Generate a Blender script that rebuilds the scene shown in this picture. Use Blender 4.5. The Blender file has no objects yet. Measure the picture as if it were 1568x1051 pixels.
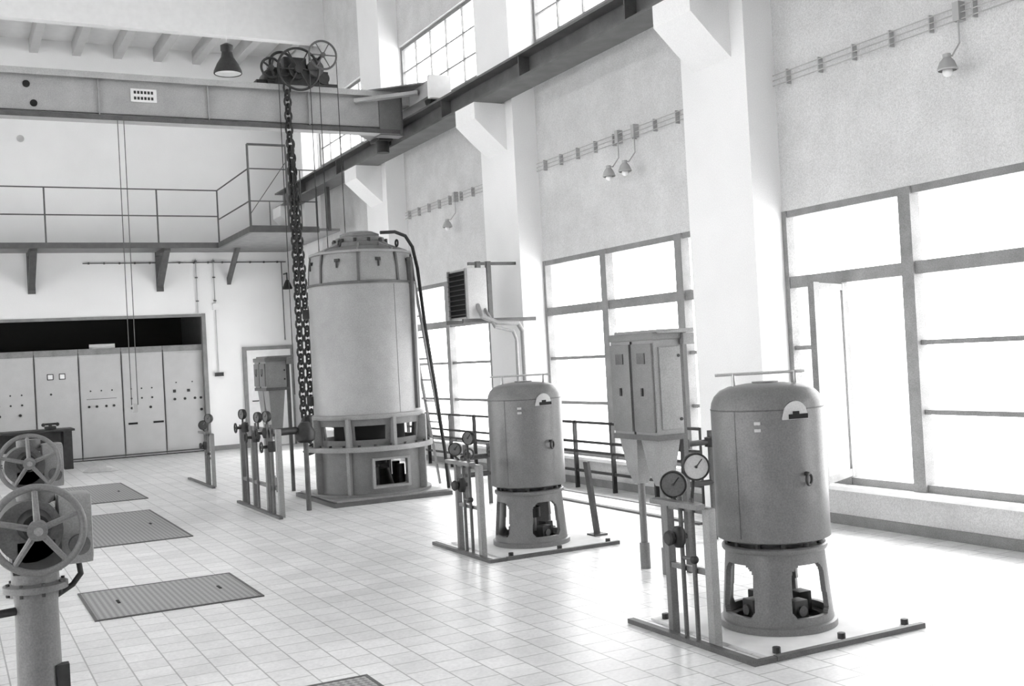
import bpy, bmesh, math, random
from mathutils import Vector, Matrix
random.seed(4)
scene = bpy.context.scene

# ------------------------------------------------------------ materials
def mat(name, col, rough=0.6, metal=0.0, var=0.12, scale=8.0, bump=0.0, bscale=60.0, grain=0.0):
    m = bpy.data.materials.new(name); m.use_nodes = True
    nt = m.node_tree; N = nt.nodes; L = nt.links
    bs = N["Principled BSDF"]
    bs.inputs["Roughness"].default_value = rough
    bs.inputs["Metallic"].default_value = metal
    if isinstance(col, (int, float)): col = (col, col, col)
    tc = N.new("ShaderNodeTexCoord")
    nz = N.new("ShaderNodeTexNoise"); nz.inputs["Scale"].default_value = scale
    nz.inputs["Detail"].default_value = 5
    L.new(tc.outputs["Object"], nz.inputs["Vector"])
    cr = N.new("ShaderNodeValToRGB")
    cr.color_ramp.elements[0].position = 0.3; cr.color_ramp.elements[1].position = 0.7
    cr.color_ramp.elements[0].color = tuple(c*(1-var) for c in col)+(1,)
    cr.color_ramp.elements[1].color = tuple(min(1, c*(1+var)) for c in col)+(1,)
    L.new(nz.outputs["Fac"], cr.inputs["Fac"])
    out = cr.outputs["Color"]
    if grain > 0:
        n2 = N.new("ShaderNodeTexNoise"); n2.inputs["Scale"].default_value = 110; n2.inputs["Detail"].default_value = 2
        L.new(tc.outputs["Object"], n2.inputs["Vector"])
        mr = N.new("ShaderNodeMapRange")
        mr.inputs["From Min"].default_value = .3; mr.inputs["From Max"].default_value = .7
        mr.inputs["To Min"].default_value = 1-grain; mr.inputs["To Max"].default_value = 1+grain
        L.new(n2.outputs["Fac"], mr.inputs["Value"])
        mx = N.new("ShaderNodeVectorMath"); mx.operation = 'SCALE'
        L.new(out, mx.inputs[0]); L.new(mr.outputs["Result"], mx.inputs["Scale"])
        out = mx.outputs["Vector"]
    L.new(out, bs.inputs["Base Color"])
    if bump > 0:
        n3 = N.new("ShaderNodeTexNoise"); n3.inputs["Scale"].default_value = bscale
        L.new(tc.outputs["Object"], n3.inputs["Vector"])
        bp = N.new("ShaderNodeBump"); bp.inputs["Strength"].default_value = bump; bp.inputs["Distance"].default_value = 0.01
        L.new(n3.outputs["Fac"], bp.inputs["Height"]); L.new(bp.outputs["Normal"], bs.inputs["Normal"])
    return m

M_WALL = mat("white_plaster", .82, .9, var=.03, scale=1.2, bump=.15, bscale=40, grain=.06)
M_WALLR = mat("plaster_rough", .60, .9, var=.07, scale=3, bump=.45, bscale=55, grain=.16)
M_CEIL = mat("ceiling_paint", .80, .9, var=.03)
M_WHITE = mat("white_enamel", .8, .5, var=.05)
M_GREY = mat("machine_grey_paint", .15, .36, var=.08, scale=14, bump=.08, bscale=120, grain=.17)
M_GREYL = mat("machine_light_grey_paint", .25, .38, var=.08, scale=10, bump=.06, bscale=120, grain=.15)
M_BODY = mat("motor_body_paint", .30, .36, var=.06, scale=6, bump=.06, bscale=120, grain=.14)
M_MID = mat("mid_grey_steel", .085, .5, var=.2, grain=.2)
M_DARK = mat("dark_iron", .025, .5, .2, var=.3, scale=20)
M_BLACK = mat("black_recess", .006, .8, var=.1)  # near black: darkness of recesses and openings put into the colour; also nameplates
M_FRAME = mat("window_frame_grey", .22, .6, var=.15, scale=6, grain=.2)  # grey raised slightly, putting window flare into the colour
M_CRANE = mat("crane_paint", .38, .55, var=.10, scale=3, grain=.14)
M_RAIL = mat("runway_paint", .11, .42, var=.25, scale=4, grain=.2)
M_CAB = mat("switchboard_paint", .47, .5, var=.05, scale=4, grain=.1)
M_PALE = mat("pale_conduit_paint", .40, .6, var=.1, scale=5)
M_STEEL = mat("bare_steel", .35, .35, .7, var=.15)
M_GROUND = mat("bright_ground", .85, .9, var=.03)
M_PLATE = mat("pump_pad_concrete", .74, .6, var=.06, scale=8)

def floor_mat():
    m = bpy.data.materials.new("floor_tiles"); m.use_nodes = True
    nt = m.node_tree; N = nt.nodes; L = nt.links; bs = N["Principled BSDF"]
    tc = N.new("ShaderNodeTexCoord")
    br = N.new("ShaderNodeTexBrick"); br.offset = 0.5; br.squash = 1
    br.inputs["Scale"].default_value = 1
    br.inputs["Brick Width"].default_value = .21; br.inputs["Row Height"].default_value = .21
    br.inputs["Mortar Size"].default_value = .005; br.inputs["Mortar Smooth"].default_value = .3
    br.inputs["Color1"].default_value = (.78, .78, .78, 1); br.inputs["Color2"].default_value = (.68, .68, .68, 1)
    br.inputs["Mortar"].default_value = (.36, .36, .36, 1)
    mp = N.new("ShaderNodeMapping"); mp.inputs["Rotation"].default_value = (0, 0, math.pi/2)
    L.new(tc.outputs["Object"], mp.inputs["Vector"]); L.new(mp.outputs["Vector"], br.inputs["Vector"])
    def scaled(src, sc_, lo, hi):
        nz = N.new("ShaderNodeTexNoise"); nz.inputs["Scale"].default_value = sc_; nz.inputs["Detail"].default_value = 6
        nz.inputs["Roughness"].default_value = .65
        L.new(tc.outputs["Object"], nz.inputs["Vector"])
        mr = N.new("ShaderNodeMapRange"); mr.inputs["From Min"].default_value = .3; mr.inputs["From Max"].default_value = .7
        mr.inputs["To Min"].default_value = lo; mr.inputs["To Max"].default_value = hi
        L.new(nz.outputs["Fac"], mr.inputs["Value"])
        sc = N.new("ShaderNodeVectorMath"); sc.operation = 'SCALE'
        L.new(src, sc.inputs[0]); L.new(mr.outputs["Result"], sc.inputs["Scale"]); return sc.outputs["Vector"]
    o = scaled(br.outputs["Color"], 2.2, .88, 1.06)
    o = scaled(o, 45, .88, 1.1)
    L.new(o, bs.inputs["Base Color"])
    bs.inputs["Roughness"].default_value = .34
    return m
M_FLOOR = floor_mat()

def grate_mat():
    m = bpy.data.materials.new("checker_plate"); m.use_nodes = True
    nt = m.node_tree; N = nt.nodes; L = nt.links; bs = N["Principled BSDF"]
    tc = N.new("ShaderNodeTexCoord")
    mp = N.new("ShaderNodeMapping"); mp.inputs["Rotation"].default_value = (0, 0, math.radians(45))
    L.new(tc.outputs["Object"], mp.inputs["Vector"])
    ck = N.new("ShaderNodeTexChecker"); ck.inputs["Scale"].default_value = 34
    ck.inputs["Color1"].default_value = (.34, .34, .34, 1); ck.inputs["Color2"].default_value = (.17, .17, .17, 1)
    L.new(mp.outputs["Vector"], ck.inputs["Vector"]); L.new(ck.outputs["Color"], bs.inputs["Base Color"])
    bp = N.new("ShaderNodeBump"); bp.inputs["Strength"].default_value = .3; bp.inputs["Distance"].default_value = .004
    L.new(ck.outputs["Fac"], bp.inputs["Height"]); L.new(bp.outputs["Normal"], bs.inputs["Normal"])
    bs.inputs["Roughness"].default_value = .5
    return m
M_GRATE = grate_mat()

# ------------------------------------------------------------ builder
def frame_from(axis):
    a = Vector(axis).normalized()
    h = Vector((0, 0, 1)) if abs(a.z) < .9 else Vector((1, 0, 0))
    u = h.cross(a).normalized(); v = a.cross(u).normalized()
    return a, u, v

class B:
    def __init__(s, name):
        s.name = name; s.bm = bmesh.new(); s.mats = []
    def mi(s, m):
        if m not in s.mats: s.mats.append(m)
        return s.mats.index(m)
    def face(s, vs, m, smooth=False):
        try:
            f = s.bm.faces.new(vs); f.material_index = s.mi(m); f.smooth = smooth; return f
        except ValueError: return None
    def box(s, x0, x1, y0, y1, z0, z1, m, bev=0.0, M=None):
        co = [(x, y, z) for x in (x0, x1) for y in (y0, y1) for z in (z0, z1)]
        if M is not None: co = [M @ Vector(c) for c in co]
        v = [s.bm.verts.new(c) for c in co]
        fs = [s.face([v[i] for i in q], m) for q in ((0,1,3,2),(4,6,7,5),(0,4,5,1),(2,3,7,6),(0,2,6,4),(1,5,7,3))]
        if bev > 0:
            es = list({e for f in fs if f for e in f.edges})
            r = bmesh.ops.bevel(s.bm, geom=es, offset=bev, segments=2, affect='EDGES', profile=.7)
            k = s.mi(m)
            for f in r['faces']: f.material_index = k
        return s
    def beam(s, p0, p1, w, h, m):
        p0 = Vector(p0); p1 = Vector(p1); a, u, v = frame_from(p1-p0)
        q = []
        for p in (p0, p1):
            q.append([s.bm.verts.new(p+u*w/2*i+v*h/2*j) for i, j in ((-1,-1),(1,-1),(1,1),(-1,1))])
        for i in range(4):
            s.face([q[0][i], q[0][(i+1)%4], q[1][(i+1)%4], q[1][i]], m)
        s.face(q[0][::-1], m); s.face(q[1], m); return s
    def cyl(s, p0, p1, r0, m, r1=None, seg=20, cap=True):
        if r1 is None: r1 = r0
        p0 = Vector(p0); p1 = Vector(p1); a, u, v = frame_from(p1-p0)
        R = []
        for p, r in ((p0, r0), (p1, r1)):
            R.append([s.bm.verts.new(p+u*r*math.cos(2*math.pi*i/seg)+v*r*math.sin(2*math.pi*i/seg)) for i in range(seg)])
        for i in range(seg):
            s.face([R[0][i], R[0][(i+1)%seg], R[1][(i+1)%seg], R[1][i]], m, True)
        if cap: s.face(R[0][::-1], m); s.face(R[1], m)
        return s
    def lathe(s, prof, c, m, seg=56, axis=(0,0,1)):
        a, u, v = frame_from(axis); c = Vector(c); rings = []
        for r, z in prof:
            if r < 1e-5: rings.append([s.bm.verts.new(c+a*z)])
            else: rings.append([s.bm.verts.new(c+a*z+u*r*math.cos(2*math.pi*i/seg)+v*r*math.sin(2*math.pi*i/seg)) for i in range(seg)])
        for A, C in zip(rings, rings[1:]):
            for i in range(seg):
                j = (i+1) % seg
                if len(A) == 1 and len(C) == 1: continue
                if len(A) == 1: s.face([A[0], C[j], C[i]], m, True)
                elif len(C) == 1: s.face([A[i], A[j], C[0]], m, True)
                else: s.face([A[i], A[j], C[j], C[i]], m, True)
        return s
    def torus(s, c, axis, R, r, m, seg=40, rs=10, sx=1.0, sy=1.0, up=None):
        a, u, v = frame_from(axis)
        if up is not None:
            v = Vector(up).normalized(); u = v.cross(a).normalized()
        c = Vector(c); G = []
        for i in range(seg):
            t = 2*math.pi*i/seg
            d = u*math.cos(t)*sx+v*math.sin(t)*sy
            n = (u*math.cos(t)+v*math.sin(t))
            G.append([s.bm.verts.new(c+d*R+n*r*math.cos(2*math.pi*k/rs)+a*r*math.sin(2*math.pi*k/rs)) for k in range(rs)])
        for i in range(seg):
            for k in range(rs):
                s.face([G[i][k], G[(i+1)%seg][k], G[(i+1)%seg][(k+1)%rs], G[i][(k+1)%rs]], m, True)
        return s
    def ball(s, c, r, m, seg=14):
        return s.lathe([(r*math.sin(math.pi*i/8), -r*math.cos(math.pi*i/8)) for i in range(9)], c, m, seg=seg)
    def tube(s, pts, r, m, seg=10):
        for p, q in zip(pts, pts[1:]): s.cyl(p, q, r, m, seg=seg)
        for p in pts[1:-1]: s.ball(p, r*1.02, m, seg=seg)
        return s
    def prism(s, pts, off, m):
        off = Vector(off)
        A = [s.bm.verts.new(Vector(p)) for p in pts]; C = [s.bm.verts.new(Vector(p)+off) for p in pts]
        n = len(pts)
        for i in range(n): s.face([A[i], A[(i+1)%n], C[(i+1)%n], C[i]], m)
        s.face(A[::-1], m); s.face(C, m); return s
    def shell(s, c, rf, z0, z1, nz, nt, th, hole, m):
        c = Vector(c)
        def ring(d):
            return [[s.bm.verts.new(c+Vector(((rf(z0+(z1-z0)*k/nz)-d)*math.cos(2*math.pi*i/nt),
                     (rf(z0+(z1-z0)*k/nz)-d)*math.sin(2*math.pi*i/nt), z0+(z1-z0)*k/nz))) for i in range(nt)] for k in range(nz+1)]
        O = ring(0); I = ring(th)
        def solid(k, i):
            if k < 0 or k >= nz: return False
            i %= nt
            return not hole(math.degrees(2*math.pi*(i+.5)/nt), z0+(z1-z0)*(k+.5)/nz)
        for k in range(nz):
            for i in range(nt):
                if not solid(k, i): continue
                j = (i+1) % nt
                s.face([O[k][i], O[k][j], O[k+1][j], O[k+1][i]], m, True)
                s.face([I[k][j], I[k][i], I[k+1][i], I[k+1][j]], m, True)
                if not solid(k-1, i): s.face([O[k][j], O[k][i], I[k][i], I[k][j]], m)
                if not solid(k+1, i): s.face([O[k+1][i], O[k+1][j], I[k+1][j], I[k+1][i]], m)
                if not solid(k, i-1): s.face([O[k][i], O[k+1][i], I[k+1][i], I[k][i]], m)
                if not solid(k, i+1): s.face([O[k+1][j], O[k][j], I[k][j], I[k+1][j]], m)
        return s
    def done(s, fixn=True):
        bm = s.bm
        if fixn: bmesh.ops.recalc_face_normals(bm, faces=bm.faces[:])
        xs = [v.co.x for v in bm.verts]; ys = [v.co.y for v in bm.verts]; zs = [v.co.z for v in bm.verts]
        o = Vector(((min(xs)+max(xs))/2, (min(ys)+max(ys))/2, min(zs)))
        bmesh.ops.translate(bm, verts=bm.verts[:], vec=-o)
        me = bpy.data.meshes.new(s.name+"_mesh"); bm.to_mesh(me); bm.free()
        for m in s.mats: me.materials.append(m)
        try: me.set_sharp_from_angle(angle=math.radians(38))
        except Exception: pass
        ob = bpy.data.objects.new(s.name, me); ob.location = o
        scene.collection.objects.link(ob); return ob

# ------------------------------------------------------------ room shell
XR = 7.2; YB = 23.7; XL = -5.0; YF = -3.0; H = 9.5
b = B("floor"); b.box(XL-.3, XR+.3, YF, YB+3.5, -.15, 0, M_FLOOR); fl = b.done()
b = B("ground_outside"); b.box(XR+.3, 60, -30, 60, -.25, -.15, M_GROUND); b.box(-60, XL-.3, -30, 60, -.25, -.15, M_GROUND); b.done()
b = B("ceiling"); b.box(XL-.3, XR+.3, YF, YB+.3, H, H+.2, M_CEIL); b.done()
b = B("unseen_wall_front"); b.box(XL-.3, XR+.3, YF-.3, YF, 0, H, M_WALL); b.done()  # unseen wall behind the camera, added to cut front fill on the machines
b = B("trim_1")
b.box(XL, XR, 21.4, 21.6, 8.25, H, M_CEIL)
b.box(XL, XR, 21.6, YB, 8.55, 8.65, M_CEIL)
x = -4.6
while x < 7.0:
    b.box(x, x+.16, 21.6, YB, 8.27, 8.56, M_CAB); x += .8
b.done()

bays = [(-.4, 3.35), (4.35, 8.08), (9.08, 12.8), (13.8, 17.5), (18.5, 22.2)]
def side_wall(name, xa, xb, m):
    b = B(name)
    b.box(xa, xb, YF, YB+.3, 0, .35, m)
    b.box(xa, xb, YF, YB+.3, 2.93, 5.85, m)
    b.box(xa, xb, YF, YB+.3, 7.1, H, m)
    ed = [YF]+[e for p in bays for e in p]+[YB+.3]
    for i in range(0, len(ed), 2):
        b.box(xa, xb, ed[i], ed[i+1], .35, 2.93, m); b.box(xa, xb, ed[i], ed[i+1], 5.85, 7.1, m)
    b.done()
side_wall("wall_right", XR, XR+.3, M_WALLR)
side_wall("wall_left", XL-.3, XL, M_WALL)

OPX = 4.97
b = B("wall_back")
b.box(XL-.3, XR+.3, YB, YB+.3, 2.9, H, M_WALL)
b.box(OPX, XR+.3, YB, YB+.3, 0, 2.9, M_WALL)
b.box(XL-.3, -3.2, YB, YB+.3, 0, 2.9, M_WALL)
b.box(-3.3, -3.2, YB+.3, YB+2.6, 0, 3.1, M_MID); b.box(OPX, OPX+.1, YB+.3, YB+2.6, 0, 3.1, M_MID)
b.box(-3.2, OPX, YB+2.5, YB+2.6, 0, 3.1, M_BLACK); b.box(-3.2, OPX, YB+.3, YB+2.5, 3.0, 3.1, M_BLACK)  # darkness inside the recess painted in: black back and ceiling
b.done()
b = B("trim_2")
b.box(OPX-.05, OPX+.03, YB-.03, YB+.1, 0, 2.935, M_FRAME); b.box(-3.2, OPX-.05, YB-.028, YB+.1, 2.87, 2.93, M_FRAME)
b.done()
b = B("baseboard_right"); b.box(XR-.02, XR, YF, YB, 0, .09, M_FRAME); b.done()
b = B("baseboard_back"); b.box(OPX+.03, 5.7, YB-.02, YB, 0, .1, M_FRAME); b.done()

for yc in (3.85, 8.58, 13.3, 18.0, 22.72):
    h = .5
    for sgn, xw in ((1, XR), (-1, XL)):
        b = B("pillar_with_corbel")
        xf = xw-sgn*.35
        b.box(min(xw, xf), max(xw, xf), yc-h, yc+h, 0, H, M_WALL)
        hh = .3
        xa = xf-sgn*.46
        pts = [(xf, yc-hh, 4.45), (xf-sgn*.2, yc-hh, 4.62), (xa, yc-hh, 4.86), (xa, yc-hh, 5.08), (xf, yc-hh, 5.08)]
        b.prism(pts, (0, 2*hh, 0), M_WALL)
        b.done()

def window(name, xw, sgn, ya, yb, open_leaf=False):
    b = B(name)
    def bx(y0, y1, z0, z1, dep=.07, off=0.0):
        xa, xb = xw+sgn*off, xw+sgn*(off+dep)
        b.box(min(xa, xb), max(xa, xb), y0, y1, z0, z1, M_FRAME)
    z0, z1 = .37, 2.93
    bx(ya+.001, ya+.06, z0, z1, .09, -.012); bx(yb-.06, yb-.001, z0, z1, .09, -.012)
    bx(ya+.002, yb-.002, z1-.065, z1-.001); bx(ya+.002, yb-.002, z0+.001, z0+.065)
    bx(ya+.002, yb-.002, 2.19, 2.30, .072, -.003)
    ys = [yb-1.51, yb-3.05]
    for y in ys: bx(y-.065, y+.065, z0+.002, z1-.003, .11, -.025)
    segs = [(ya, ys[1]), (ys[1], ys[0]), (ys[0], yb)]
    for k, (p, q) in enumerate(segs):
        if open_leaf and k == 2: continue
        for z in (1.04, 1.62): bx(p+.01, q-.01, z-.02, z+.02, .05, .012)
    xa, xb = xw-sgn*.14, xw+sgn*.29
    b.box(min(xa, xb), max(xa, xb), ya+.003, yb-.003, .33, .37, M_WHITE, bev=.006)
    if open_leaf:
        hx, hy, ex, ey = xw-.0, 7.36, 6.52, 7.02
        bx(7.36, 7.44, z0+.003, 2.195, .08, -.006)
        for z in (1.04, 1.62): bx(7.44, yb-.01, z-.02, z+.02, .05, .012)
        d = Vector((ex-hx, ey-hy, 0)); l = d.length; ang = math.atan2(d.y, d.x)
        Mx = Matrix.Translation((hx, hy, 0)) @ Matrix.Rotation(ang, 4, 'Z')
        for a0, a1, c0, c1, t in ((0, .05, .45, 2.18, .025), (l-.13, l, .45, 2.18, .026), (.01, l-.01, .455, .52, .023), (.01, l-.01, 2.12, 2.175, .023)):
            b.box(a0, a1, -t, t, c0, c1, M_FRAME, M=Mx)
        b.box(.05, l-.13, -.004, .004, .52, 2.12, M_WHITE, M=Mx)
    b.done()
n = 1
for ya, yb in bays:
    window("window_%d" % n, XR, 1, ya, yb, open_leaf=(ya == 4.35)); n += 1
for ya, yb in bays:
    window("window_%d" % n, XL, -1, ya, yb); n += 1
for sgn, xw in ((1, XR), (-1, XL)):
    for ya, yb in bays:
        b = B("window_%d" % n); n += 1
        def bx(y0, y1, z0, z1, t=.05, o=.05):
            xa, xb = xw+sgn*o, xw+sgn*(o+t)
            b.box(min(xa, xb), max(xa, xb), y0, y1, z0, z1, M_FRAME)
        bx(ya+.001, ya+.05, 5.851, 7.099, .06, .045); bx(yb-.05, yb-.001, 5.851, 7.099, .06, .045); bx(ya+.01, yb-.01, 5.852, 5.91); bx(ya+.01, yb-.01, 7.04, 7.098)
        k = 6
        for i in range(1, k):
            y = ya+(yb-ya)*i/k; bx(y-.012, y+.012, 5.9, 7.05, .03, .055)
        for z in (6.25, 6.65): bx(ya+.02, yb-.02, z-.012, z+.012, .03, .06)
        b.done()

b = B("door_1")
b.box(5.75, 5.83, YB-.06, YB-.002, 0, 2.18, M_FRAME); b.box(6.8, 6.84, YB-.06, YB-.002, 0, 2.18, M_FRAME); b.box(5.83, 6.8, YB-.058, YB-.002, 2.1, 2.178, M_FRAME)
b.box(5.83, 6.8, YB-.035, YB-.002, 0.01, 2.1, M_WHITE)
b.box(5.95, 6.68, YB-.045, YB-.03, 1.1, 1.95, M_WALL); b.cyl((5.92, YB-.09, 1.0), (6.04, YB-.09, 1.0), .012, M_DARK)
b.cyl((5.92, YB-.09, 1.0), (5.92, YB-.03, 1.0), .012, M_DARK)
b.done()

# ------------------------------------------------------------ crane runway and crane
for side in (1, -1):
    x0, x1 = (6.42, 6.8) if side > 0 else (-4.6, -4.22)
    b = B("crane_runway_beam")
    y0, y1 = YF, 22.9
    zb = 5.082
    xc = (x0+x1)/2
    b.box(x0, x1, y0, y1, zb, zb+.03, M_RAIL); b.box(x0, x1, y0, y1, zb+.29, zb+.32, M_RAIL)
    b.box(xc-.02, xc+.02, y0, y1, zb+.03, zb+.29, M_RAIL)
    b.box(xc-.03, xc+.03, y0, y1, zb+.32, zb+.37, M_STEEL)
    y = 0.
    while y < 22:
        b.box(x0+.02, xc-.02, y, y+.015, zb+.03, zb+.29, M_RAIL); y += 2.36
    b.done()

b = B("overhead_crane_bridge")
YC = 15.5
xa = -4.15
b.box(xa, 6.3, YC-.10, YC+.14, 5.14, 5.17, M_CRANE); b.box(xa, 6.3, YC-.10, YC+.14, 5.74, 5.77, M_CRANE)
b.box(xa, 6.3, YC-.01, YC+.03, 5.17, 5.74, M_CRANE)
b.box(xa, 6.3, YC-.108, YC-.10, 5.69, 5.775, M_CRANE); b.box(xa, 6.3, YC-.108, YC-.10, 5.135, 5.2, M_MID)  # lower lip: shade of the bottom flange put into a darker colour
for k in range(0, 8):
    x = -3.8+k*1.45
    b.box(x, x+.012, YC-.06, YC-.01, 5.17, 5.74, M_CRANE)
b.cyl((-4.0, YC-.03, 5.235), (6.0, YC-.03, 5.235), .008, M_RAIL, seg=6)
for x, z in ((1.12, 5.58), (1.2, 5.33)):
    b.cyl((x, YC-.03, z), (x, YC-.009, z), .045, M_BLACK, seg=16)
b.box(2.42, 2.76, YC-.03, YC-.012, 5.42, 5.6, M_WHITE)
for i in range(6):
    b.box(2.46+i*.045, 2.49+i*.045, YC-.034, YC-.029, 5.53, 5.57, M_DARK)
    b.box(2.46+i*.045, 2.49+i*.045, YC-.034, YC-.029, 5.45, 5.49, M_DARK)
for xc in (6.61, -4.41):
    b.box(xc-.13, xc+.13, YC-.9, YC+1.5, 5.56, 5.8, M_CRANE, bev=.01)
    b.box(xc-.17, xc+.17, YC-.98, YC-.88, 5.50, 5.84, M_WHITE, bev=.01)
    for yy in (YC-.65, YC+1.25):
        b.cyl((xc-.07, yy, 5.57), (xc+.07, yy, 5.57), .115, M_DARK, seg=24)
b.prism([(5.6, YC+.2, 5.775), (6.48, YC-.7, 5.775), (6.48, YC+1.3, 5.775), (5.9, YC+.25, 5.775)], (0, 0, .02), M_GREY)
b.prism([(5.6, YC+.15, 5.2), (6.38, YC+.15, 5.2), (6.38, YC+1.1, 5.2)], (0, 0, .02), M_GREY)
b.box(6.0, 6.37, YC-.06, YC+.16, 5.12, 5.735, M_GREY)
b.beam((5.6, YC-.08, 5.60), (6.45, YC-.5, 5.68), .12, .05, M_CRANE)
b.box(6.37, 6.5, YC-.1, YC+.14, 5.58, 5.79, M_CRANE)
b.cyl((6.28, YC+.6, 5.2), (6.28, YC+.6, 4.98), .1, M_DARK); b.box(6.15, 6.37, YC+.4, YC+.8, 5.15, 5.2, M_DARK)
b.done()

def wheel(b, c, axis, R, r, m, spokes=5, hub=.04, hl=.05, ph=0., sr=None):
    a, u, v = frame_from(axis); c = Vector(c)
    b.torus(c, axis, R, r, m, seg=56, rs=12)
    b.cyl(c-a*hl/2, c+a*hl/2, hub, m)
    for i in range(spokes):
        t = ph+2*math.pi*i/spokes
        d = u*math.cos(t)+v*math.sin(t)
        b.cyl(c+d*hub*.6, c+d*R, (sr or r)*.95, m, r1=(sr or r)*.75, seg=8)
b = B("chain_hoist_trolley")
z = 5.777
b.box(4.15, 5.35, YC-.06, YC+.12, z, z+.06, M_DARK)
b.box(4.3, 5.2, YC-.12, YC-.09, z, z+.22, M_DARK); b.box(4.3, 5.2, YC+.15, YC+.18, z, z+.22, M_DARK)
for x in (4.35, 5.12): b.cyl((x, YC-.15, z+.12), (x, YC+.22, z+.12), .09, M_DARK, seg=24)
b.cyl((4.72, YC-.2, z+.2), (4.72, YC+.2, z+.2), .13, M_DARK)
b.box(4.55, 4.9, YC-.08, YC+.12, z+.05, z+.42, M_DARK, bev=.04)
b.cyl((5.0, YC-.18, z+.25), (5.0, YC+.1, z+.25), .12, M_MID)
wheel(b, (5.08, YC-.28, z+.42), (0, -1, 0), .205, .016, M_MID, 6, .035, .06, sr=.01)
wheel(b, (4.72, YC-.24, z+.2), (0, -1, 0), .30, .018, M_DARK, 6, .06, .06, sr=.012)
wheel(b, (4.33, YC-.2, z+.2), (0, -1, 0), .14, .018, M_DARK, 5, .04, .06)
b.torus((4.5, YC-.15, z+.28), (0, -1, 0), .17, .02, M_DARK)
b.cyl((5.08, YC-.28, z+.42), (5.08, YC+.1, z+.42), .02, M_DARK); b.box(5.03, 5.13, YC-.02, YC+.1, z+.05, z+.45, M_DARK)
for x, yy, zt, zb in ((4.42, YC-.24, z+.2, 1.3), (5.02, YC-.24, z+.1, 1.2), (4.87, YC-.28, z+.4, 1.6), (5.28, YC-.28, z+.4, 1.6)):
    b.cyl((x, yy, zt), (x, yy, zb), .006, M_DARK, seg=6)
b.done()

b = B("hoist_chain_with_hook")
def link(b, c, k, w=.052, hgt=.075, r=.018):
    ax = (1, .25, 0) if k % 2 else (.25, -1, 0)
    b.torus(c, ax, 1.0, r, M_DARK, seg=12, rs=6, sx=w, sy=hgt, up=(0, 0, 1))
zz = 5.70; k = 0
while zz > .95:
    link(b, (4.55, YC-.19, zz), k); zz -= .1; k += 1
zz = 4.9; k = 0
while zz > .85:
    off = .02+.10*min(1, (4.9-zz)/2.6)
    link(b, (4.55+off, YC-.17, zz), k); zz -= .1; k += 1
b.lathe([(0, -.14), (.06, -.13), (.09, -.08), (.11, 0), (.09, .08), (.05, .14), (0, .15)], (4.6, YC-.19, .85), M_DARK, seg=20)
b.tube([(4.6, YC-.19, .72), (4.6, YC-.19, .62), (4.68, YC-.19, .54), (4.66, YC-.19, .45), (4.58, YC-.19, .43), (4.52, YC-.19, .49)], .022, M_DARK)
b.done()

b = B("crane_pendant_cable")
for x in (2.22, 2.3): b.cyl((x, YC-.115, 5.14), (x, YC-.115, 1.3), .006, M_MID, seg=6)
b.box(2.23, 2.29, YC-.14, YC-.10, 1.2, 1.32, M_CAB, bev=.01)
b.done()

b = B("pendant_lamp")
c = (4.26, 17.55, 6.45)
b.lathe([(.215, 0), (.225, .01), (.22, .05), (.17, .16), (.10, .27), (.085, .34), (.085, .36), (.1, .38), (.1, .46), (.03, .5), (0, .5)], c, M_DARK, seg=32)
b.lathe([(0, .09), (.19, .07), (.205, .01)], c, M_WHITE, seg=32)
b.cyl((4.26, 17.55, 6.93), (4.26, 17.55, H), .004, M_WHITE, seg=6)
b.done()

# ------------------------------------------------------------ balcony on the back wall
b = B("wall_balcony_with_railing")
zb = 4.24; ye = 22.6
b.box(XL, 6.84, ye, YB, zb, zb+.06, M_FRAME); b.box(XL, 5.10, ye-.03, ye, zb-.03, zb+.08, M_MID)
b.box(5.13, 6.42, 20.0, ye, zb, zb+.05, M_FRAME)
b.box(5.10, 5.16, 20.0, ye, zb-.03, zb+.08, M_MID); b.box(5.10, 6.42, 19.97, 20.03, zb-.03, zb+.08, M_MID)
for xx in (-3.3, -.85, 1.63, 4.10):
    b.box(xx-.06, xx+.06, ye+.05, YB, zb-.08, zb, M_MID)
    b.prism([(xx-.06, ye+.05, zb-.05), (xx-.06, ye+.2, zb-.05), (xx-.06, YB, zb-.6), (xx-.06, YB, zb-.78)], (.12, 0, 0), M_MID)
    b.box(xx-.07, xx+.07, YB-.05, YB, zb-.82, zb, M_MID)
for x in (-4.3, -2.3, -.2, 1.85, 3.93, 5.13):
    b.cyl((x, ye, zb), (x, ye, zb+1.15), .016, M_MID, seg=8)
for z in (.62, 1.15): b.cyl((XL, ye, zb+z), (5.13, ye, zb+z), .013, M_MID, seg=8)
def rod(p, q, r=.02): b.cyl(p, q, r, M_MID, seg=8)
for z in (.55, 1.15): rod((5.13, ye, zb+z), (5.13, 20.0, zb+z), .014)
rod((5.13, 20, zb), (5.13, 20, zb+1.6), .022); rod((5.85, 20, zb), (5.85, 20, zb+1.6), .022); rod((5.13, 20, zb+1.6), (5.85, 20, zb+1.6), .022)
rod((5.13, 20, zb+.08), (5.85, 20, zb+.08))
for z in (.55, 1.15): rod((5.13, 20, zb+z), (6.42, 20, zb+z), .012)
rod((6.4, 20, zb), (6.4, 20, zb+.8))
rod((5.5, 20, zb+.1), (5.5, 20, zb+.55), .01)
rod((5.13, 20, zb+.3), (5.85, 20, zb+1.3), .007)
rod((6.1, 20, zb), (6.1, 20, zb+1.15), .012)
b.box(6.6, 6.66, 19.97, 20.05, zb, 5.08, M_MID); b.box(6.42, 6.84, 20.0, 22.6, zb, zb+.05, M_FRAME)
b.prism([(5.5, 22.7, zb-.02), (5.5, 22.9, zb-.02), (5.5, YB, zb-.55), (5.5, YB, zb-.7)], (.08, 0, 0), M_MID)
b.done()

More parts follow.
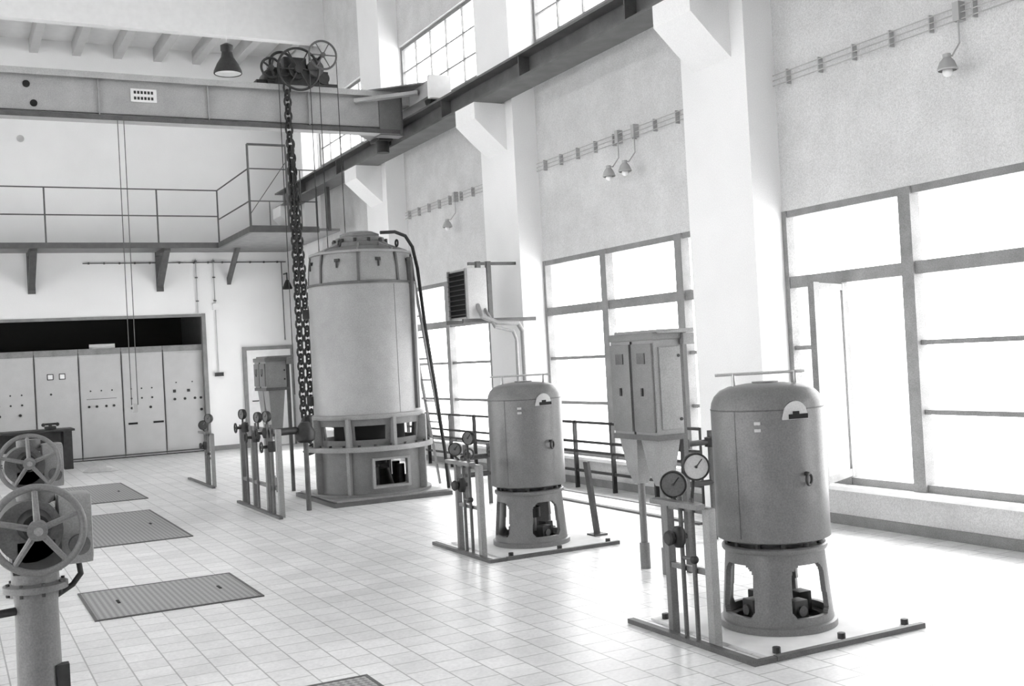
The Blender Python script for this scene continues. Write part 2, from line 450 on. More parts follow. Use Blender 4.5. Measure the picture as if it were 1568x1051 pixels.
# ------------------------------------------------------------ switchgear
def cabinet(x0, x1, style):
    b = B("switchgear_cabinet"); y0 = YB+.12
    b.box(x0+.004, x1-.004, y0, y0+.8, .02, 2.28, M_CAB, bev=.01)
    b.box(x0+.004, x1-.004, y0-.012, y0+.1, 2.16, 2.285, M_FRAME)
    b.box(x0+.004, x1-.004, y0+.03, y0+.8, 0, .08, M_DARK)
    b.box(x0+.02, x1-.02, y0-.015, y0+.02, .12, 2.12, M_CAB, bev=.006)
    b.box(x0+.0, x0+.008, y0-.014, y0+.01, .08, 2.2, M_DARK)
    b.box(x0+.002, x1-.002, y0-.02, y0+.02, .045, .075, M_MID)
    w = x1-x0; yf = y0-.03
    def lamp(fx, z, r=.022, m=M_DARK): b.cyl((x0+fx*w, yf, z), (x0+fx*w, y0, z), r, m, seg=10)
    def sq(fx, z, s=.06, m=M_DARK, hz=None):
        hz = hz or s
        b.box(x0+fx*w-s, x0+fx*w+s, yf+.005, y0, z-hz, z+hz, m)
    if style == 0:
        for fx in (.35, .62):
            sq(fx, 1.75, .06); b.box(x0+fx*w-.045, x0+fx*w+.045, yf-.002, yf+.01, 1.705, 1.795, M_WHITE)
        lamp(.35, 1.4)
    elif style == 1:
        for fx in (.25, .5, .75): lamp(fx, 1.42, .016)
        for fx in (.2, .38, .6, .78): lamp(fx, 1.1, .026)
        b.box(x0+.15*w, x0+.85*w, yf+.01, y0, 1.25, 1.258, M_DARK)
    elif style == 2:
        for fx in (.2, .45, .7): lamp(fx, 1.42, .016); lamp(fx, 1.22, .02)
        lamp(.2, 1.02, .028); lamp(.65, 1.02, .028)
        b.box(x0+.1*w, x0+.32*w, yf, y0, .68, .72, M_BLACK)
        b.box(x0+.7*w, x0+.95*w, yf, y0, .68, .72, M_BLACK)
    else:
        for fx in (.25, .5, .75, .9): lamp(fx, 1.15, .028)
        for fx in (.25, .6): sq(fx, 1.32, .03)
        for fx in (.3, .7): lamp(fx, 1.5, .014)
        lamp(.9, .9, .03)
    b.done()
xe = 4.93; st = [3, 2, 1, 0, 2, 1, 0, 3, 1]
for i in range(9):
    cabinet(xe-.83*(i+1), xe-.83*i, st[i])

b = B("paper_roll")
b.cyl((2.7, YB+.45, 2.335), (3.2, YB+.4, 2.335), .05, M_WHITE); b.box(2.75, 3.1, YB+.3, YB+.62, 2.285, 2.3, M_WHITE)
b.done()

b = B("office_desk")
b.box(.6, 2.15, 22.1, 22.85, .72, .76, M_DARK, bev=.008)
b.box(1.95, 2.1, 22.15, 22.8, 0, .72, M_DARK); b.box(.65, .8, 22.15, 22.8, 0, .72, M_DARK)
b.box(.8, 1.95, 22.7, 22.74, .35, .72, M_MID)
b.done()
b = B("desk_telephone")
b.box(1.65, 1.85, 22.35, 22.55, .76, .82, M_DARK, bev=.02); b.cyl((1.63, 22.45, .86), (1.88, 22.45, .86), .02, M_DARK)
b.ball((1.63, 22.45, .85), .035, M_DARK); b.ball((1.88, 22.45, .85), .035, M_DARK); b.box(1.72, 1.78, 22.42, 22.48, .81, .86, M_DARK)
b.done()
# rag: one crumpled cloth sheet
b = B("crumpled_rag")
N_ = 14; G = []
for i in range(N_):
    row = []
    for j in range(N_):
        u, v = i/(N_-1), j/(N_-1)
        e = min(u, 1-u, v, 1-v)*4
        zz = .006+min(1, e)*(.05*abs(math.sin(7*u+3*v))+.04*abs(math.sin(9*v-4*u))+random.random()*.02)
        row.append(b.bm.verts.new((2.2+.5*u+.05*math.sin(8*v), 20.8+.55*v+.05*math.sin(7*u), zz)))
    G.append(row)
for i in range(N_-1):
    for j in range(N_-1):
        b.face([G[i][j], G[i+1][j], G[i+1][j+1], G[i][j+1]], M_CAB, True)
b.done()

b = B("wall_conduit")
for x in (4.85, 5.22):
    b.cyl((x, YB-.03, 2.95 if x < 4.9 else 1.6), (x, YB-.03, 4.1), .009, M_PALE, seg=8)
    for z in (3.2, 3.7, 4.05): b.box(x-.025, x+.025, YB-.05, YB, z-.012, z+.012, M_MID)
b.cyl((2.6, YB-.03, 4.02), (6.8, YB-.03, 4.02), .01, M_MID, seg=8)
for i in range(14): b.box(2.7+i*.3, 2.73+i*.3, YB-.05, YB, 4.0, 4.04, M_MID)
b.box(5.14, 5.32, YB-.06, YB, 1.58, 1.66, M_DARK)
b.box(5.17, 5.29, YB-.05, YB, 3.0, 3.14, M_WHITE)
b.cyl((6.7, YB-.03, 2.3), (6.7, YB-.03, 4.02), .01, M_MID, seg=8)
b.done()
b = B("wall_horn"); b.lathe([(.02, 0), (.03, .03), (.05, .1), (.07, .14), (.07, .15), (0, .1)], (1.55, YB, 6.5), M_CAB, axis=(0, -1, 0), seg=20); b.done()
b = B("wall_lamp")
b.lathe([(.10, 0), (.11, .02), (.07, .12), (.03, .2), (0, .2)], (6.75, YB-.25, 3.4), M_DARK, seg=20)
b.tube([(6.75, YB-.25, 3.58), (6.75, YB-.25, 3.75), (6.75, YB, 3.75)], .015, M_DARK)
b.done()

def bus(ya, yb, lamps):
    b = B("wall_cable_run")
    for z in (4.13, 4.18, 4.23): b.cyl((XR-.05, ya, z), (XR-.05, yb, z), .005, M_PALE, seg=6)
    y = ya+.1
    while y < yb:
        b.box(XR-.055, XR, y-.006, y+.006, 4.11, 4.25, M_PALE); y += .42
    for yl, dbl in lamps:
        for o in ((-.17, .17) if dbl else (0,)):
            y = yl+o
            b.box(XR-.075, XR, y-.03, y+.03, 4.12, 4.27, M_PALE)
            b.tube([(XR-.05, y, 4.12), (XR-.05, y, 3.95), (XR-.14, y, 3.84), (XR-.2, y, 3.84)], .007, M_PALE, seg=8)
            b.lathe([(.07, -.05), (.078, -.04), (.055, .02), (.03, .05), (.03, .08), (0, .08)], (XR-.2, y, 3.77), M_PALE, seg=16)
            b.ball((XR-.2, y, 3.71), .04, M_WHITE)
    b.done()
bus(4.4, 8.05, [(5.9, False)]); bus(9.1, 12.75, [(10.6, True)]); bus(13.85, 17.45, [(15.4, False)])

for ya, yb in ((9.25, 12.7), (13.9, 17.4)):
    b = B("heating_pipe_rail")
    for z in (.22, .46, .58, .82): b.cyl((XR-.22, ya, z), (XR-.22, yb, z), .018, M_DARK, seg=10)
    y = ya
    while y <= yb+.01:
        b.box(XR-.245, XR-.195, y-.015, y+.015, 0, .84, M_DARK); y += (yb-ya)/4
    for yy in (ya, yb): b.box(XR-.22, XR-.02, yy-.014, yy+.014, .2, .25, M_DARK)
    b.done()
b = B("trench_cover_strip")
b.box(6.70, 6.80, 9.3, 12.6, 0, .012, M_FRAME); b.box(6.25, 6.31, 8.4, 11.8, 0, .02, M_MID)
b.done()

# ------------------------------------------------------------ vertical pump motors
def pump(cx, cy, plate, hatch_ang):
    b = B("vertical_pump_motor"); c = (cx, cy, 0)
    px0, px1, py0, py1 = plate
    b.box(px0, px1, py0, py1, 0, .012, M_PLATE)
    b.box(px0, px1, py0-.03, py0+.005, 0, .03, M_MID)
    for x, y in ((px0+.08, py0+.07), (px1-.06, py0+.07), (px0+.06, py1-.07), (px1-.06, py1-.07), ((px0+px1)/2, py0+.07)):
        b.cyl((x, y, .005), (x, y, .045), .022, M_DARK, seg=8)
    b.lathe([(.25, .013), (.345, .013), (.345, .05), (.33, .055), (.25, .055)], c, M_GREY)
    def rf(z):
        t = (z-.05)/.42
        return .325-.035*t
    def hole(a, z):
        d = abs(((a+45) % 90)-45)
        if z < .105 or z > .40: return False
        w = 26-3*(z-.1)/.3
        if z > .34: w -= 9*((z-.34)/.06)**2
        if z < .13: w -= 5*((.13-z)/.025)
        return d < w
    b.shell(c, rf, .05, .47, 42, 240, .03, hole, M_GREY)
    b.lathe([(.22, .465), (.305, .465), (.31, .475), (.31, .492), (.30, .50), (.22, .50)], c, M_GREY)
    b.cyl((cx, cy, .013), (cx, cy, .5), .05, M_STEEL); b.cyl((cx, cy, .013), (cx, cy, .13), .17, M_DARK, r1=.13); b.cyl((cx, cy, .24), (cx, cy, .33), .09, M_DARK)
    for k in range(4):
        a = math.radians(hatch_ang+10+k*90)
        Mx = Matrix.Translation(c) @ Matrix.Rotation(a, 4, 'Z')
        b.box(.13, .22, -.05, .05, .06, .18, M_DARK, bev=.01, M=Mx); b.cyl(Mx @ Vector((.22, 0, .12)), Mx @ Vector((.235, 0, .12)), .03, M_MID)
    b.lathe([(.24, .50), (.24, .54)], c, M_DARK)
    for k in range(12):
        a = 2*math.pi*k/12; b.cyl((cx+.275*math.cos(a), cy+.275*math.sin(a), .495), (cx+.275*math.cos(a), cy+.275*math.sin(a), .535), .016, M_DARK, seg=8)
    R = .333
    b.lathe([(.20, .53), (R-.02, .53), (R, .54), (R, .56), (R, 1.30), (R-.006, 1.34), (R-.025, 1.38), (R-.06, 1.415), (R-.11, 1.435), (.12, 1.45), (0, 1.452)], c, M_GREY, seg=80)
    b.lathe([(R, 1.298), (R+.002, 1.30), (R+.002, 1.304), (R, 1.306)], c, M_MID, seg=80)
    for sa in (hatch_ang-62, hatch_ang+118):
        a = math.radians(sa); Mx = Matrix.Translation(c) @ Matrix.Rotation(a, 4, 'Z')
        b.box(R-.003, R+.0015, -.002, .002, .56, 1.3, M_MID, M=Mx)
    a = math.radians(hatch_ang)
    def onc(t, z, rr): return (cx+rr*math.cos(a+t), cy+rr*math.sin(a+t), z)
    nn = 10; A = []; C = []
    for i in range(nn+1):
        t = -1+2*i/nn; hz = 1.255+.095*math.sqrt(max(0, 1-t*t))
        A.append((t*.25, 1.245)); C.append((t*.25, hz))
    for i in range(nn):
        q = [b.bm.verts.new(onc(A[i][0], A[i][1], R+.008)), b.bm.verts.new(onc(A[i+1][0], A[i+1][1], R+.008)),
             b.bm.verts.new(onc(C[i+1][0], C[i+1][1], R+.008)), b.bm.verts.new(onc(C[i][0], C[i][1], R+.008))]
        b.face(q, M_CAB)
        q2 = [b.bm.verts.new(onc(C[i][0], C[i][1], R+.008)), b.bm.verts.new(onc(C[i+1][0], C[i+1][1], R+.008)),
              b.bm.verts.new(onc(C[i+1][0], C[i+1][1]+.004, R-.03)), b.bm.verts.new(onc(C[i][0], C[i][1]+.004, R-.03))]
        b.face(q2, M_GREY)
    Mx = Matrix.Translation(c) @ Matrix.Rotation(a, 4, 'Z')
    b.box(R-.02, R+.012, -.045, .075, 1.248, 1.275, M_BLACK, M=Mx); b.box(R-.02, R+.0125, -.02, .02, 1.27, 1.292, M_BLACK, M=Mx)
    for da, z in ((-38, 1.23), (-38, 1.19)):
        Mx2 = Matrix.Translation(c) @ Matrix.Rotation(math.radians(hatch_ang+da), 4, 'Z')
        b.box(R-.005, R+.012, -.018, .018, z-.009, z+.009, M_CAB, M=Mx2)
    Mx2 = Matrix.Translation(c) @ Matrix.Rotation(math.radians(hatch_ang+8), 4, 'Z')
    p = Mx2 @ Vector((R+.03, 0, .9)); b.torus(p, Mx2.to_3x3() @ Vector((1, .5, 0)), .033, .008, M_DARK, seg=20, rs=8)
    b.cyl(Mx2 @ Vector((R-.01, 0, .93)), Mx2 @ Vector((R+.03, 0, .93)), .012, M_DARK, seg=8)
    d = Vector((.886, -.46, 0)); cc = Vector((cx, cy, 0))
    b.cyl(cc-d*.30+Vector((0, 0, 1.51)), cc+d*.24+Vector((0, 0, 1.51)), .009, M_CAB, seg=8)
    for k in (-.19, .18):
        b.cyl(cc+d*k+Vector((0, 0, 1.42)), cc+d*k+Vector((0, 0, 1.515)), .011, M_STEEL, seg=8)
    b.lathe([(.08, 1.44), (.08, 1.46), (0, 1.462)], c, M_GREY, seg=24)
    b.done()
pump(4.38, 5.15, (3.85, 4.95, 4.58, 5.72), 258)
pump(4.62, 8.70, (4.07, 5.17, 8.13, 9.24), 272)

# ------------------------------------------------------------ gauge stands
def gauge(b, c, nrm, R, face):
    a = Vector(nrm).normalized(); c = Vector(c)
    b.lathe([(0, -.035), (R*.9, -.035), (R, -.02), (R, .012), (R*.93, .02), (R*.86, .012)], c, M_DARK, seg=32, axis=a)
    b.lathe([(R*.88, .010), (0, .0101)], c, face, seg=32, axis=a)
    _, u, v = frame_from(a)
    o = c+a*.0125
    b.cyl(o, o+(u*.5+v*.6).normalized()*R*.7, .003, M_DARK if face is not M_DARK else M_CAB, seg=6)
    b.cyl(o-a*.002, o+a*.004, .008, M_DARK, seg=8)
def gauge_stand(x, y0, y1, h, gs, base=None, foot=None):
    b = B("pressure_gauge_stand")
    yb0, yb1 = base or (y0-.12, y1+.15)
    b.box(x-.075, x-.03, yb0, yb1, 0, .028, M_MID)
    if foot: b.box(x-.03, foot, yb0, yb0+.035, 0, .027, M_MID)
    b.box(x-.025, x+.025, y0-.03, y0+.03, 0, h, M_GREYL, bev=.004); b.box(x-.025, x+.025, y1-.022, y1+.022, 0, h, M_GREY, bev=.004)
    b.box(x-.015, x+.015, y0-.02, y1+.02, h-.035, h+.005, M_GREY); b.box(x-.015, x+.015, y0, y1, .40, .43, M_GREY)
    b.box(x-.10, x-.04, y0-.02, y1+.04, h, h+.03, M_GREY)
    ya = y0+(y1-y0)*.3; yc = y0+(y1-y0)*.58
    for y, r in ((ya, .014), (yc, .014)):
        b.cyl((x-.03, y, .0), (x-.03, y, h+.05), r, M_MID, seg=10)
    b.lathe([(0, -.06), (.025, -.06), (.04, -.03), (.04, .03), (.025, .06), (0, .06)], (x-.05, yc, .60), M_DARK, seg=12)
    b.cyl((x-.12, yc, .6), (x, yc, .6), .018, M_DARK, seg=10)
    b.lathe([(0, 0), (.04, 0), (.045, .01), (.045, .025), (.035, .035), (0, .035)], (x-.10, yc, .6), M_DARK, seg=8, axis=(-1, 0, 0))
    b.cyl((x-.03, ya, .48), (x-.03, yc, .48), .012, M_MID, seg=8); b.ball((x-.03, ya, .48), .026, M_DARK)
    for g, f, R, nr in gs:
        gauge(b, g, nr, R, f)
        ys = ya if g[1] < (y0+y1)/2 else yc
        b.tube([(x-.03, ys, h), (g[0], g[1]+.03, g[2]-R*.9)], .010, M_DARK, seg=8)
    b.done()
gauge_stand(3.77, 4.97, 5.36, .78, [((3.81, 5.12, 1.0), M_CAB, .08, (-.42, -.9, .05)), ((3.79, 5.32, .885), M_MID, .08, (-.75, -.66, .0))], base=(4.55, 5.75), foot=3.845)
gauge_stand(3.98, 8.38, 8.82, .78, [((4.0, 8.6, 1.0), M_MID, .06, (-.9, -.5, .0)), ((3.94, 8.76, .9), M_MID, .06, (-.7, -.7, 0))], base=(8.10, 9.3), foot=4.065)
gauge_stand(3.45, 16.3, 16.75, .78, [((3.44, 16.45, 1.0), M_MID, .07, (-.8, -.6, 0)), ((3.4, 16.65, .9), M_DARK, .07, (-.5, -.8, 0))], base=(16.1, 17.9))

b = B("valve_manifold_stand")
x = 3.33
for y in (12.25, 12.75, 13.4, 13.95): b.box(x-.03, x+.03, y-.03, y+.03, 0, 1.0, M_GREYL if y < 12.5 else M_GREY, bev=.004)
b.box(x-.02, x+.02, 12.25, 13.95, .95, .998, M_GREY); b.box(x-.02, x+.02, 12.25, 13.95, .3, .34, M_GREY)
b.box(x-.075, x-.032, 12.1, 14.1, 0, .03, M_MID)
for y in (12.4, 12.55, 12.62, 13.1, 13.6): b.cyl((x-.04, y, 0), (x-.04, y, 1.05), .015, M_MID, seg=8)
for y, z in ((12.4, .8), (12.6, .95), (13.1, .88), (13.6, .98)):
    b.lathe([(0, -.06), (.04, -.06), (.06, 0), (.04, .06), (0, .06)], (x-.04, y, z), M_DARK, seg=12)
    b.cyl((x-.16, y, z), (x, y, z), .018, M_DARK, seg=8); b.torus((x-.16, y, z), (1, 0, 0), .055, .01, M_DARK, seg=20, rs=6)
for y, z in ((12.55, 1.14), (12.95, 1.12), (13.7, 1.14)):
    gauge(b, (x-.05, y, z), (-.95, -.3, 0), .065, M_MID); b.cyl((x-.04, y+.02, .98), (x-.04, y+.02, z-.05), .012, M_DARK, seg=8)
b.tube([(x, 12.5, .95), (x+.3, 12.6, .95), (x+.42, 12.6, .88)], .045, M_DARK)
b.lathe([(.07, 0), (.11, .03), (.12, .12), (.08, .2), (.05, .24), (0, .24)], (x+.42, 12.6, .8), M_DARK, seg=20); b.cyl((x+.42, 12.6, 0), (x+.42, 12.6, .82), .03, M_MID)
b.done()

# ------------------------------------------------------------ cable terminal cabinets on pipe legs
def terminal(x0, x1, y0, y1, z0, z1, zc, light=M_GREYL, cw=.20):
    b = B("cable_terminal_cabinet"); ym = (y0+y1)/2
    b.box(x0, x1, y0, y1, z0, z1-.06, M_GREYL, bev=.012)
    b.box(x0-.015, x1+.015, y0-.02, y1+.015, z1-.075, z1-.02, M_GREY, bev=.01)
    b.box(x0+.02, x1+.10, y0-.05, y1-.03, z1-.03, z1+.0, light, bev=.01)
    b.box(x1+.0, x1+.10, y0-.045, y0+.2, z1-.12, z1-.035, light, bev=.01)
    for a, c in ((y0, ym), (ym, y1)):
        b.box(x0-.018, x0+.005, a+.015, c-.015, z0+.03, z1-.1, M_GREY, bev=.006)
        b.box(x0-.024, x0, (a+c)/2-.05, (a+c)/2+.05, z1-.25, z1-.17, M_MID)
        b.box(x0-.028, x0, (a+c)/2-.01, (a+c)/2+.01, z0+.3*(z1-z0)/.79, z0+.36*(z1-z0)/.79, M_DARK)
    b.box(x0-.012, x1-.02, ym-.005, ym+.005, z0+.01, z1-.08, M_DARK)
    b.box(x0+.04, x1-.03, y0-.012, y0+.01, z0+.05, z1-.13, M_GREYL, bev=.004)
    for z in (z0+.12, z1-.2): b.cyl((x1-.03, y0-.018, z), (x1-.03, y0, z), .012, M_DARK, seg=8)
    b.box(x0-.01, x1+.01, y0-.015, y1+.01, z0-.03, z0+.01, M_MID)
    xm = (x0+x1)/2
    for yc in ((y0+ym)/2, (ym+y1)/2):
        w, d = (y1-y0)*cw, (x1-x0)*.40
        lv = []
        for dd, ww, z in ((d, w, z0-.03), (.07, .07, zc+.1), (.04, .04, zc)):
            lv.append([b.bm.verts.new((xm+sx*dd, yc+sy*ww, z)) for sx, sy in ((-1,-1),(1,-1),(1,1),(-1,1))])
        for p, q in zip(lv, lv[1:]):
            for i in range(4): b.face([p[i], p[(i+1)%4], q[(i+1)%4], q[i]], M_GREYL)
        b.face(lv[-1], M_GREYL)
        b.cyl((xm, yc, 0), (xm, yc, zc+.03), .028, M_GREY, seg=16); b.cyl((xm, yc, 0), (xm, yc, .2), .04, M_GREY, seg=16)
    b.box(x1+.02, x1+.06, y0+.05, y0+.10, 0, z1-.05, M_MID); b.box(x1-.01, x1+.03, y0+.03, y0+.12, z0+.1, z0+.15, M_MID); b.box(x1-.01, x1+.03, y0+.03, y0+.12, z1-.3, z1-.25, M_MID)
    b.done()
terminal(4.62, 4.86, 6.64, 7.22, 1.04, 1.83, .66)
terminal(3.86, 4.14, 14.65, 15.25, 1.42, 1.86, .72, M_GREY, cw=.235)

b = B("guard_post")
b.beam((5.28, 8.65, 0), (5.22, 8.68, .68), .07, .03, M_MID); b.box(5.21, 5.35, 8.58, 8.72, 0, .015, M_MID)
b.done()

# ------------------------------------------------------------ large vertical motor
cx, cy = 4.80, 13.30; c = (cx, cy, 0)
b = B("large_vertical_motor")
b.box(4.03, 5.56, 12.5, 14.1, 0, .05, M_MID); b.box(4.08, 5.51, 12.55, 14.05, .05, .07, M_GREYL)
def hole_low(a, z): return (abs(a-272) < 19 or abs(a-152) < 17 or abs(a-32) < 17) and .19 < z < .50
b.shell(c, lambda z: .66, .06, .64, 29, 180, .03, hole_low, M_GREY)
Mx = Matrix.Translation(c) @ Matrix.Rotation(math.radians(272), 4, 'Z')
b.box(.635, .672, -.25, -.215, .16, .53, M_GREYL, M=Mx); b.box(.635, .672, .215, .25, .16, .53, M_GREYL, M=Mx)
b.box(.634, .671, -.248, .248, .50, .528, M_GREYL, M=Mx); b.box(.634, .671, -.248, .248, .162, .19, M_GREYL, M=Mx)
for k in range(8):
    a = math.radians(250-22+k*45); Mx = Matrix.Translation(c) @ Matrix.Rotation(a, 4, 'Z')
    if abs(((250-22+k*45) % 360)-272) < 15: continue
    b.box(.65, .74, -.02, .02, .06, .64, M_GREYL, M=Mx)
b.lathe([(.3, .071), (.755, .071), (.755, .10), (.66, .10)], c, M_GREY)
b.lathe([(.5, .62), (.80, .62), (.80, .68), (.5, .68)], c, M_GREYL, seg=72)
b.cyl((cx, cy, .07), (cx, cy, 1.05), .1, M_STEEL); b.cyl((cx, cy, .075), (cx, cy, .35), .3, M_DARK, r1=.22); b.cyl((cx, cy, .7), (cx, cy, .95), .45, M_BLACK)
b.cyl((cx, cy, .41), (cx, cy, .6), .2, M_DARK)
for k in range(6):
    a = 2*math.pi*k/6+.3; b.cyl((cx+.4*math.cos(a), cy+.4*math.sin(a), .07), (cx+.4*math.cos(a), cy+.4*math.sin(a), .4), .05, M_DARK)
def hole_up(a, z):
    t = (a-5) % 45
    return 5 < t < 38 and .75 < z < .93
b.shell(c, lambda z: .64+.04*(z-.68)/.35, .68, 1.03, 14, 160, .03, hole_up, M_GREY)
for k in range(8):
    a = math.radians(5+k*45-.5); Mx = Matrix.Translation(c) @ Matrix.Rotation(a, 4, 'Z')
    b.box(.62, .76, -.02, .02, .68, 1.02, M_GREYL, M=Mx)
b.lathe([(.5, 1.01), (.71, 1.01), (.715, 1.02), (.715, 1.06), (.69, 1.07)], c, M_GREYL, seg=72)
for k in range(24):
    a = 2*math.pi*k/24; b.cyl((cx+.75*math.cos(a), cy+.75*math.sin(a), .68), (cx+.75*math.cos(a), cy+.75*math.sin(a), .705), .018, M_DARK, seg=6)
R = .685
b.lathe([(.5, 1.06), (R, 1.06), (R, 2.66), (R-.01, 2.68)], c, M_BODY, seg=96)
b.lathe([(R-.01, 2.68), (R+.012, 2.68), (R+.012, 2.705), (R-.02, 2.71)], c, M_MID, seg=96)
b.lathe([(R-.02, 2.70), (R-.03, 2.90), (R-.06, 3.04), (R-.06, 3.06), (R-.03, 3.065), (R-.03, 3.09), (R-.08, 3.10)], c, M_GREYL, seg=96)
b.lathe([(R-.08, 3.10), (.52, 3.14), (.38, 3.165), (.36, 3.17), (.36, 3.22), (.32, 3.24), (.31, 3.29), (.25, 3.31), (.25, 3.34), (.18, 3.37), (0, 3.38)], c, M_GREY, seg=72)
for k in range(8):
    a = math.radians(22+k*45); Mx = Matrix.Translation(c) @ Matrix.Rotation(a, 4, 'Z')
    b.prism([Mx @ Vector(q) for q in ((R-.09, -.014, 2.70), (R+.0, -.014, 2.70), (R-.015, -.014, 2.92), (R-.035, -.014, 3.07), (R-.12, -.014, 3.07))], Mx.to_3x3() @ Vector((0, .028, 0)), M_MID)
    b.prism([Mx @ Vector(q) for q in ((.28, -.012, 3.12), (R-.09, -.012, 3.09), (R-.09, -.012, 3.12), (.36, -.012, 3.21), (.28, -.012, 3.21))], Mx.to_3x3() @ Vector((0, .024, 0)), M_GREYL)
    Mx = Matrix.Translation(c) @ Matrix.Rotation(a+math.radians(22), 4, 'Z')
    b.box(R-.08, R-.015, -.03, .03, 2.95, 2.99, M_DARK, M=Mx); b.cyl(Mx @ Vector((R-.015, 0, 2.96)), Mx @ Vector((R-.015, 0, 2.88)), .012, M_DARK, seg=8)
for k in range(12):
    a = 2*math.pi*k/12; b.cyl((cx+.34*math.cos(a), cy+.34*math.sin(a), 3.2), (cx+.34*math.cos(a), cy+.34*math.sin(a), 3.27), .02, M_DARK, seg=6)
b.torus((cx-.38, cy-.32, 3.20), (1, 0, 0), .04, .012, M_DARK, seg=16, rs=6); b.torus((cx+.38, cy-.32, 3.20), (1, 0, 0), .04, .012, M_DARK, seg=16, rs=6)
Mx = Matrix.Translation(c) @ Matrix.Rotation(math.radians(-48), 4, 'Z')
b.box(R-.02, R+.035, -.03, .03, 1.1, 3.0, M_MID, M=Mx)
Mx = Matrix.Translation(c) @ Matrix.Rotation(math.radians(-75), 4, 'Z')
b.box(R-.006, R+.002, -.003, .003, 1.07, 2.66, M_MID, M=Mx)
for z in (2.35, 1.25):
    Mx = Matrix.Translation(c) @ Matrix.Rotation(math.radians(165), 4, 'Z')
    b.box(R-.02, R+.08, -.05, .05, z-.06, z+.06, M_DARK, bev=.01, M=Mx)
pts = [(cx+.25, cy-.1, 3.36), (cx+.45, cy-.1, 3.37), (cx+.60, cy-.08, 3.32), (cx+.70, cy-.06, 3.18), (cx+.76, cy-.05, 2.9), (cx+.82, cy-.05, 2.2), (cx+.93, cy-.05, 1.3), (cx+1.0, cy-.08, .5), (cx+1.02, cy-.1, .0)]
b.tube(pts, .022, M_DARK, seg=10)
b.done()

b = B("leaning_ladder")
for y in (13.42, 13.78): b.beam((5.95, y, 0), (5.56, y, 2.85), .04, .025, M_GREYL)
for i in range(1, 10):
    t = i/10; b.cyl((5.95-.39*t, 13.42, 2.85*t), (5.95-.39*t, 13.78, 2.85*t), .010, M_GREYL, seg=8)
b.done()

b = B("louvred_air_unit")
x0, x1, y0, y1, z0, z1 = 5.87, 6.14, 12.4, 12.95, 2.18, 2.82
b.box(x0, x1, y0, y1, z0, z1, M_CAB, bev=.012)
b.box(x0-.012, x0+.004, y0+.02, y1-.02, z0+.03, z1-.03, M_BLACK)
for i in range(9):
    z = z0+.06+i*.063; b.beam((x0-.02, y0+.02, z), (x0-.02, y1-.02, z), .045, .008, M_MID)
for y in (y0+.01, y1-.01): b.box(x0-.03, x0, y-.015, y+.015, z0+.005, z1-.005, M_GREYL)
for y in (12.45, 12.93): b.box(5.8, 6.84, y-.02, y+.02, z0-.05, z0, M_MID)
b.box(6.25, 6.31, 12.9, 12.96, z0, 2.95, M_MID); b.box(6.4, 6.46, 12.9, 12.96, z0, 2.95, M_MID); b.box(6.14, 6.84, 12.91, 12.95, 2.9, 2.94, M_MID)
b.tube([(6.0, 12.41, 2.35), (6.0, 12.3, 2.2), (6.2, 12.3, 2.12), (6.5, 12.3, 2.1), (6.56, 12.3, 2.0), (6.56, 12.3, 0)], .03, M_GREYL)
b.tube([(6.1, 12.41, 2.3), (6.15, 12.25, 2.06), (6.4, 12.25, 2.0), (6.44, 12.25, 1.9), (6.44, 12.25, 0)], .02, M_GREYL)
b.done()

b = B("pipe_manifold")
for z in (.35, .55): b.cyl((5.2, 11.4, z), (6.2, 11.4, z), .03, M_DARK)
for x in (5.25, 5.55, 5.85, 6.15):
    b.cyl((x, 11.4, 0), (x, 11.4, .7), .025, M_MID); b.torus((x, 11.3, .6), (0, 1, 0), .06, .012, M_DARK, seg=20, rs=6); b.cyl((x, 11.42, .6), (x, 11.29, .6), .02, M_DARK)
b.done()
b = B("pipe_manifold")
for z in (.5, .85): b.cyl((5.6, 7.7, z), (6.2, 7.7, z), .025, M_DARK)
for x in (5.62, 5.9, 6.18):
    b.cyl((x, 7.7, 0), (x, 7.7, .95), .025, M_MID); b.lathe([(0, -.05), (.05, -.04), (.05, .04), (0, .05)], (x, 7.7, .85), M_DARK, seg=12)
b.done()

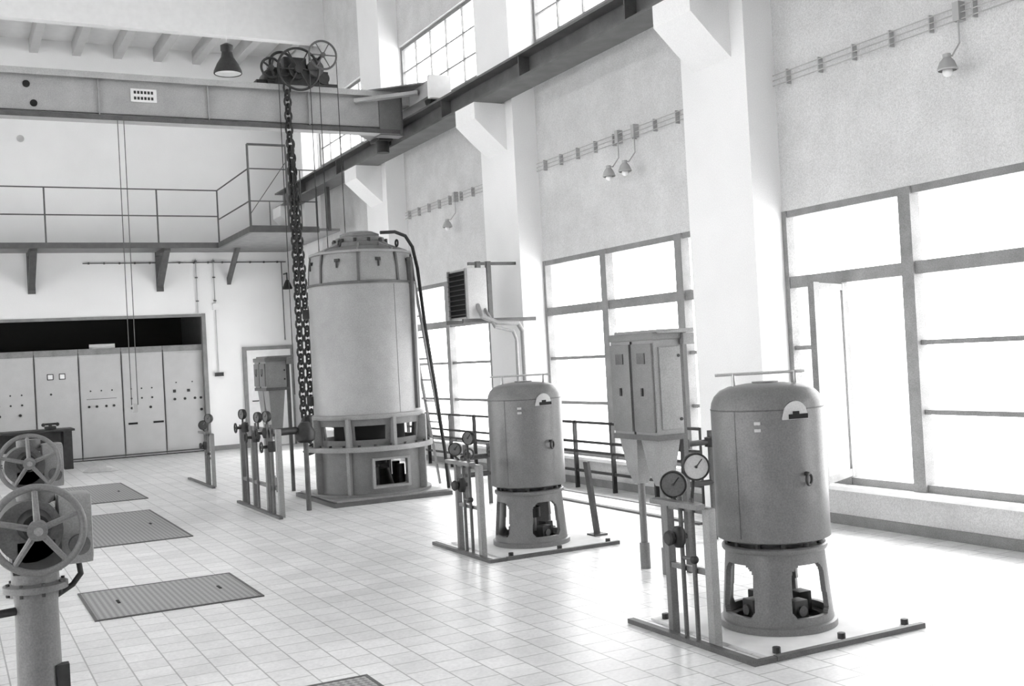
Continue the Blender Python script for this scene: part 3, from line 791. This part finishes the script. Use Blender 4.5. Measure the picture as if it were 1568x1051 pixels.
# ------------------------------------------------------------ valve pedestals with handwheels, left row
def valve(x, y, zc, R, name="valve_actuator_with_handwheel"):
    b = B(name)
    b.lathe([(.0, 0), (.2, 0), (.2, .03), (.125, .035), (.105, .09), (.10, .60), (.105, zc-.34), (.15, zc-.33), (.15, zc-.30), (.11, zc-.29), (.11, zc-.22), (0, zc-.22)], (x, y, 0), M_GREY, seg=40)
    for k in range(8):
        a = 2*math.pi*k/8+.2; b.cyl((x+.165*math.cos(a), y+.165*math.sin(a), .03), (x+.165*math.cos(a), y+.165*math.sin(a), .06), .014, M_DARK, seg=6)
        b.cyl((x+.13*math.cos(a), y+.13*math.sin(a), zc-.35), (x+.13*math.cos(a), y+.13*math.sin(a), zc-.285), .01, M_DARK, seg=6)
    # gearbox: round worm housing with a side motor box
    b.cyl((x-.02, y+.12, zc-.03), (x-.02, y-.12, zc-.03), .15, M_MID, seg=32)
    b.box(x-.11, x+.12, y-.12, y+.12, zc-.24, zc-.05, M_DARK, bev=.03)
    b.box(x+.11, x+.27, y-.09, y+.10, zc-.22, zc+.13, M_GREYL, bev=.035)
    b.cyl((x+.2, y-.09, zc-.12), (x+.2, y-.13, zc-.12), .05, M_MID)
    b.cyl((x, y-.12, zc), (x, y-.22, zc), .08, M_DARK, r1=.06, seg=24); b.cyl((x, y-.22, zc), (x, y-.36, zc), .03, M_DARK)
    b.cyl((x+.02, y, zc+.1), (x+.02, y, zc+.17), .09, M_MID, seg=24)
    wheel(b, (x, y-.33, zc), (-.1, -1, 0), R, .017, M_GREY, 5, .045, .09, ph=.35, sr=.017)
    b.cyl((x, y-.37, zc), (x, y-.395, zc), .02, M_GREYL, seg=12)
    b.tube([(x+.2, y, zc-.2), (x+.21, y, zc-.28), (x+.17, y, zc-.33), (x+.10, y, zc-.37), (x+.08, y, zc-.37)], .014, M_DARK)
    b.cyl((x-.09, y-.02, zc-.42), (x-.2, y-.05, zc-.42), .02, M_DARK); b.box(x+.07, x+.13, y-.09, y-.03, .12, .3, M_DARK)
    b.done()
valve(.36, 5.92, 1.0, .20)
valve(.56, 9.6, 1.06, .215)

for x0, x1, y0, y1 in ((.88, 2.03, 8.17, 9.25), (1.0, 2.2, 11.65, 14.3), (1.1, 2.4, 15.7, 18.3), (.85, 1.95, 4.6, 5.68)):
    b = B("checker_floor_plate")
    b.box(x0, x1, y0, y1, 0, .008, M_GRATE)
    for a in ((x0-.02, x0, y0-.02, y1+.02), (x1, x1+.02, y0-.02, y1+.02), (x0, x1, y0-.02, y0), (x0, x1, y1, y1+.02)):
        b.box(a[0], a[1], a[2], a[3], 0, .01, M_MID)
    ym = (y0+y1)/2
    for x in (x0+.18, x1-.22): b.box(x+.02, x+.04, ym-.06, ym+.06, .008, .012, M_BLACK)
    b.done()

# ------------------------------------------------------------ light
w = bpy.data.worlds.new("bright_overcast"); scene.world = w; w.use_nodes = True
bg = w.node_tree.nodes["Background"]; bg.inputs[0].default_value = (1, 1, 1, 1); bg.inputs[1].default_value = 7.3
sd = bpy.data.lights.new("hazy_sun", 'SUN'); sd.energy = 7.0; sd.angle = math.radians(14)
so = bpy.data.objects.new("hazy_sun", sd); scene.collection.objects.link(so)
so.rotation_euler = Vector((-.62, -.15, -.77)).to_track_quat('-Z', 'Y').to_euler(); so.location = (20, 8, 20)
try:
    scene.view_settings.view_transform = 'Standard'
    scene.view_settings.look = 'None'
    scene.view_settings.exposure = 0.0
except Exception: pass

# ------------------------------------------------------------ camera
cd = bpy.data.cameras.new("camera"); cam = bpy.data.objects.new("camera", cd); scene.collection.objects.link(cam)
cd.sensor_width = 36; cd.sensor_fit = 'HORIZONTAL'; cd.lens = 38.48; cd.clip_end = 300
Yc = Vector((-870, -65, -1676)).normalized(); Xc = Vector((3216, 155, -1676)).normalized()
Zc = Xc.cross(Yc).normalized(); Xc = Yc.cross(Zc).normalized()
Rm = Matrix((Xc, Yc, Zc)).to_4x4()
cam.matrix_world = Matrix.Translation((0, 0, 1.7)) @ Rm
scene.camera = cam
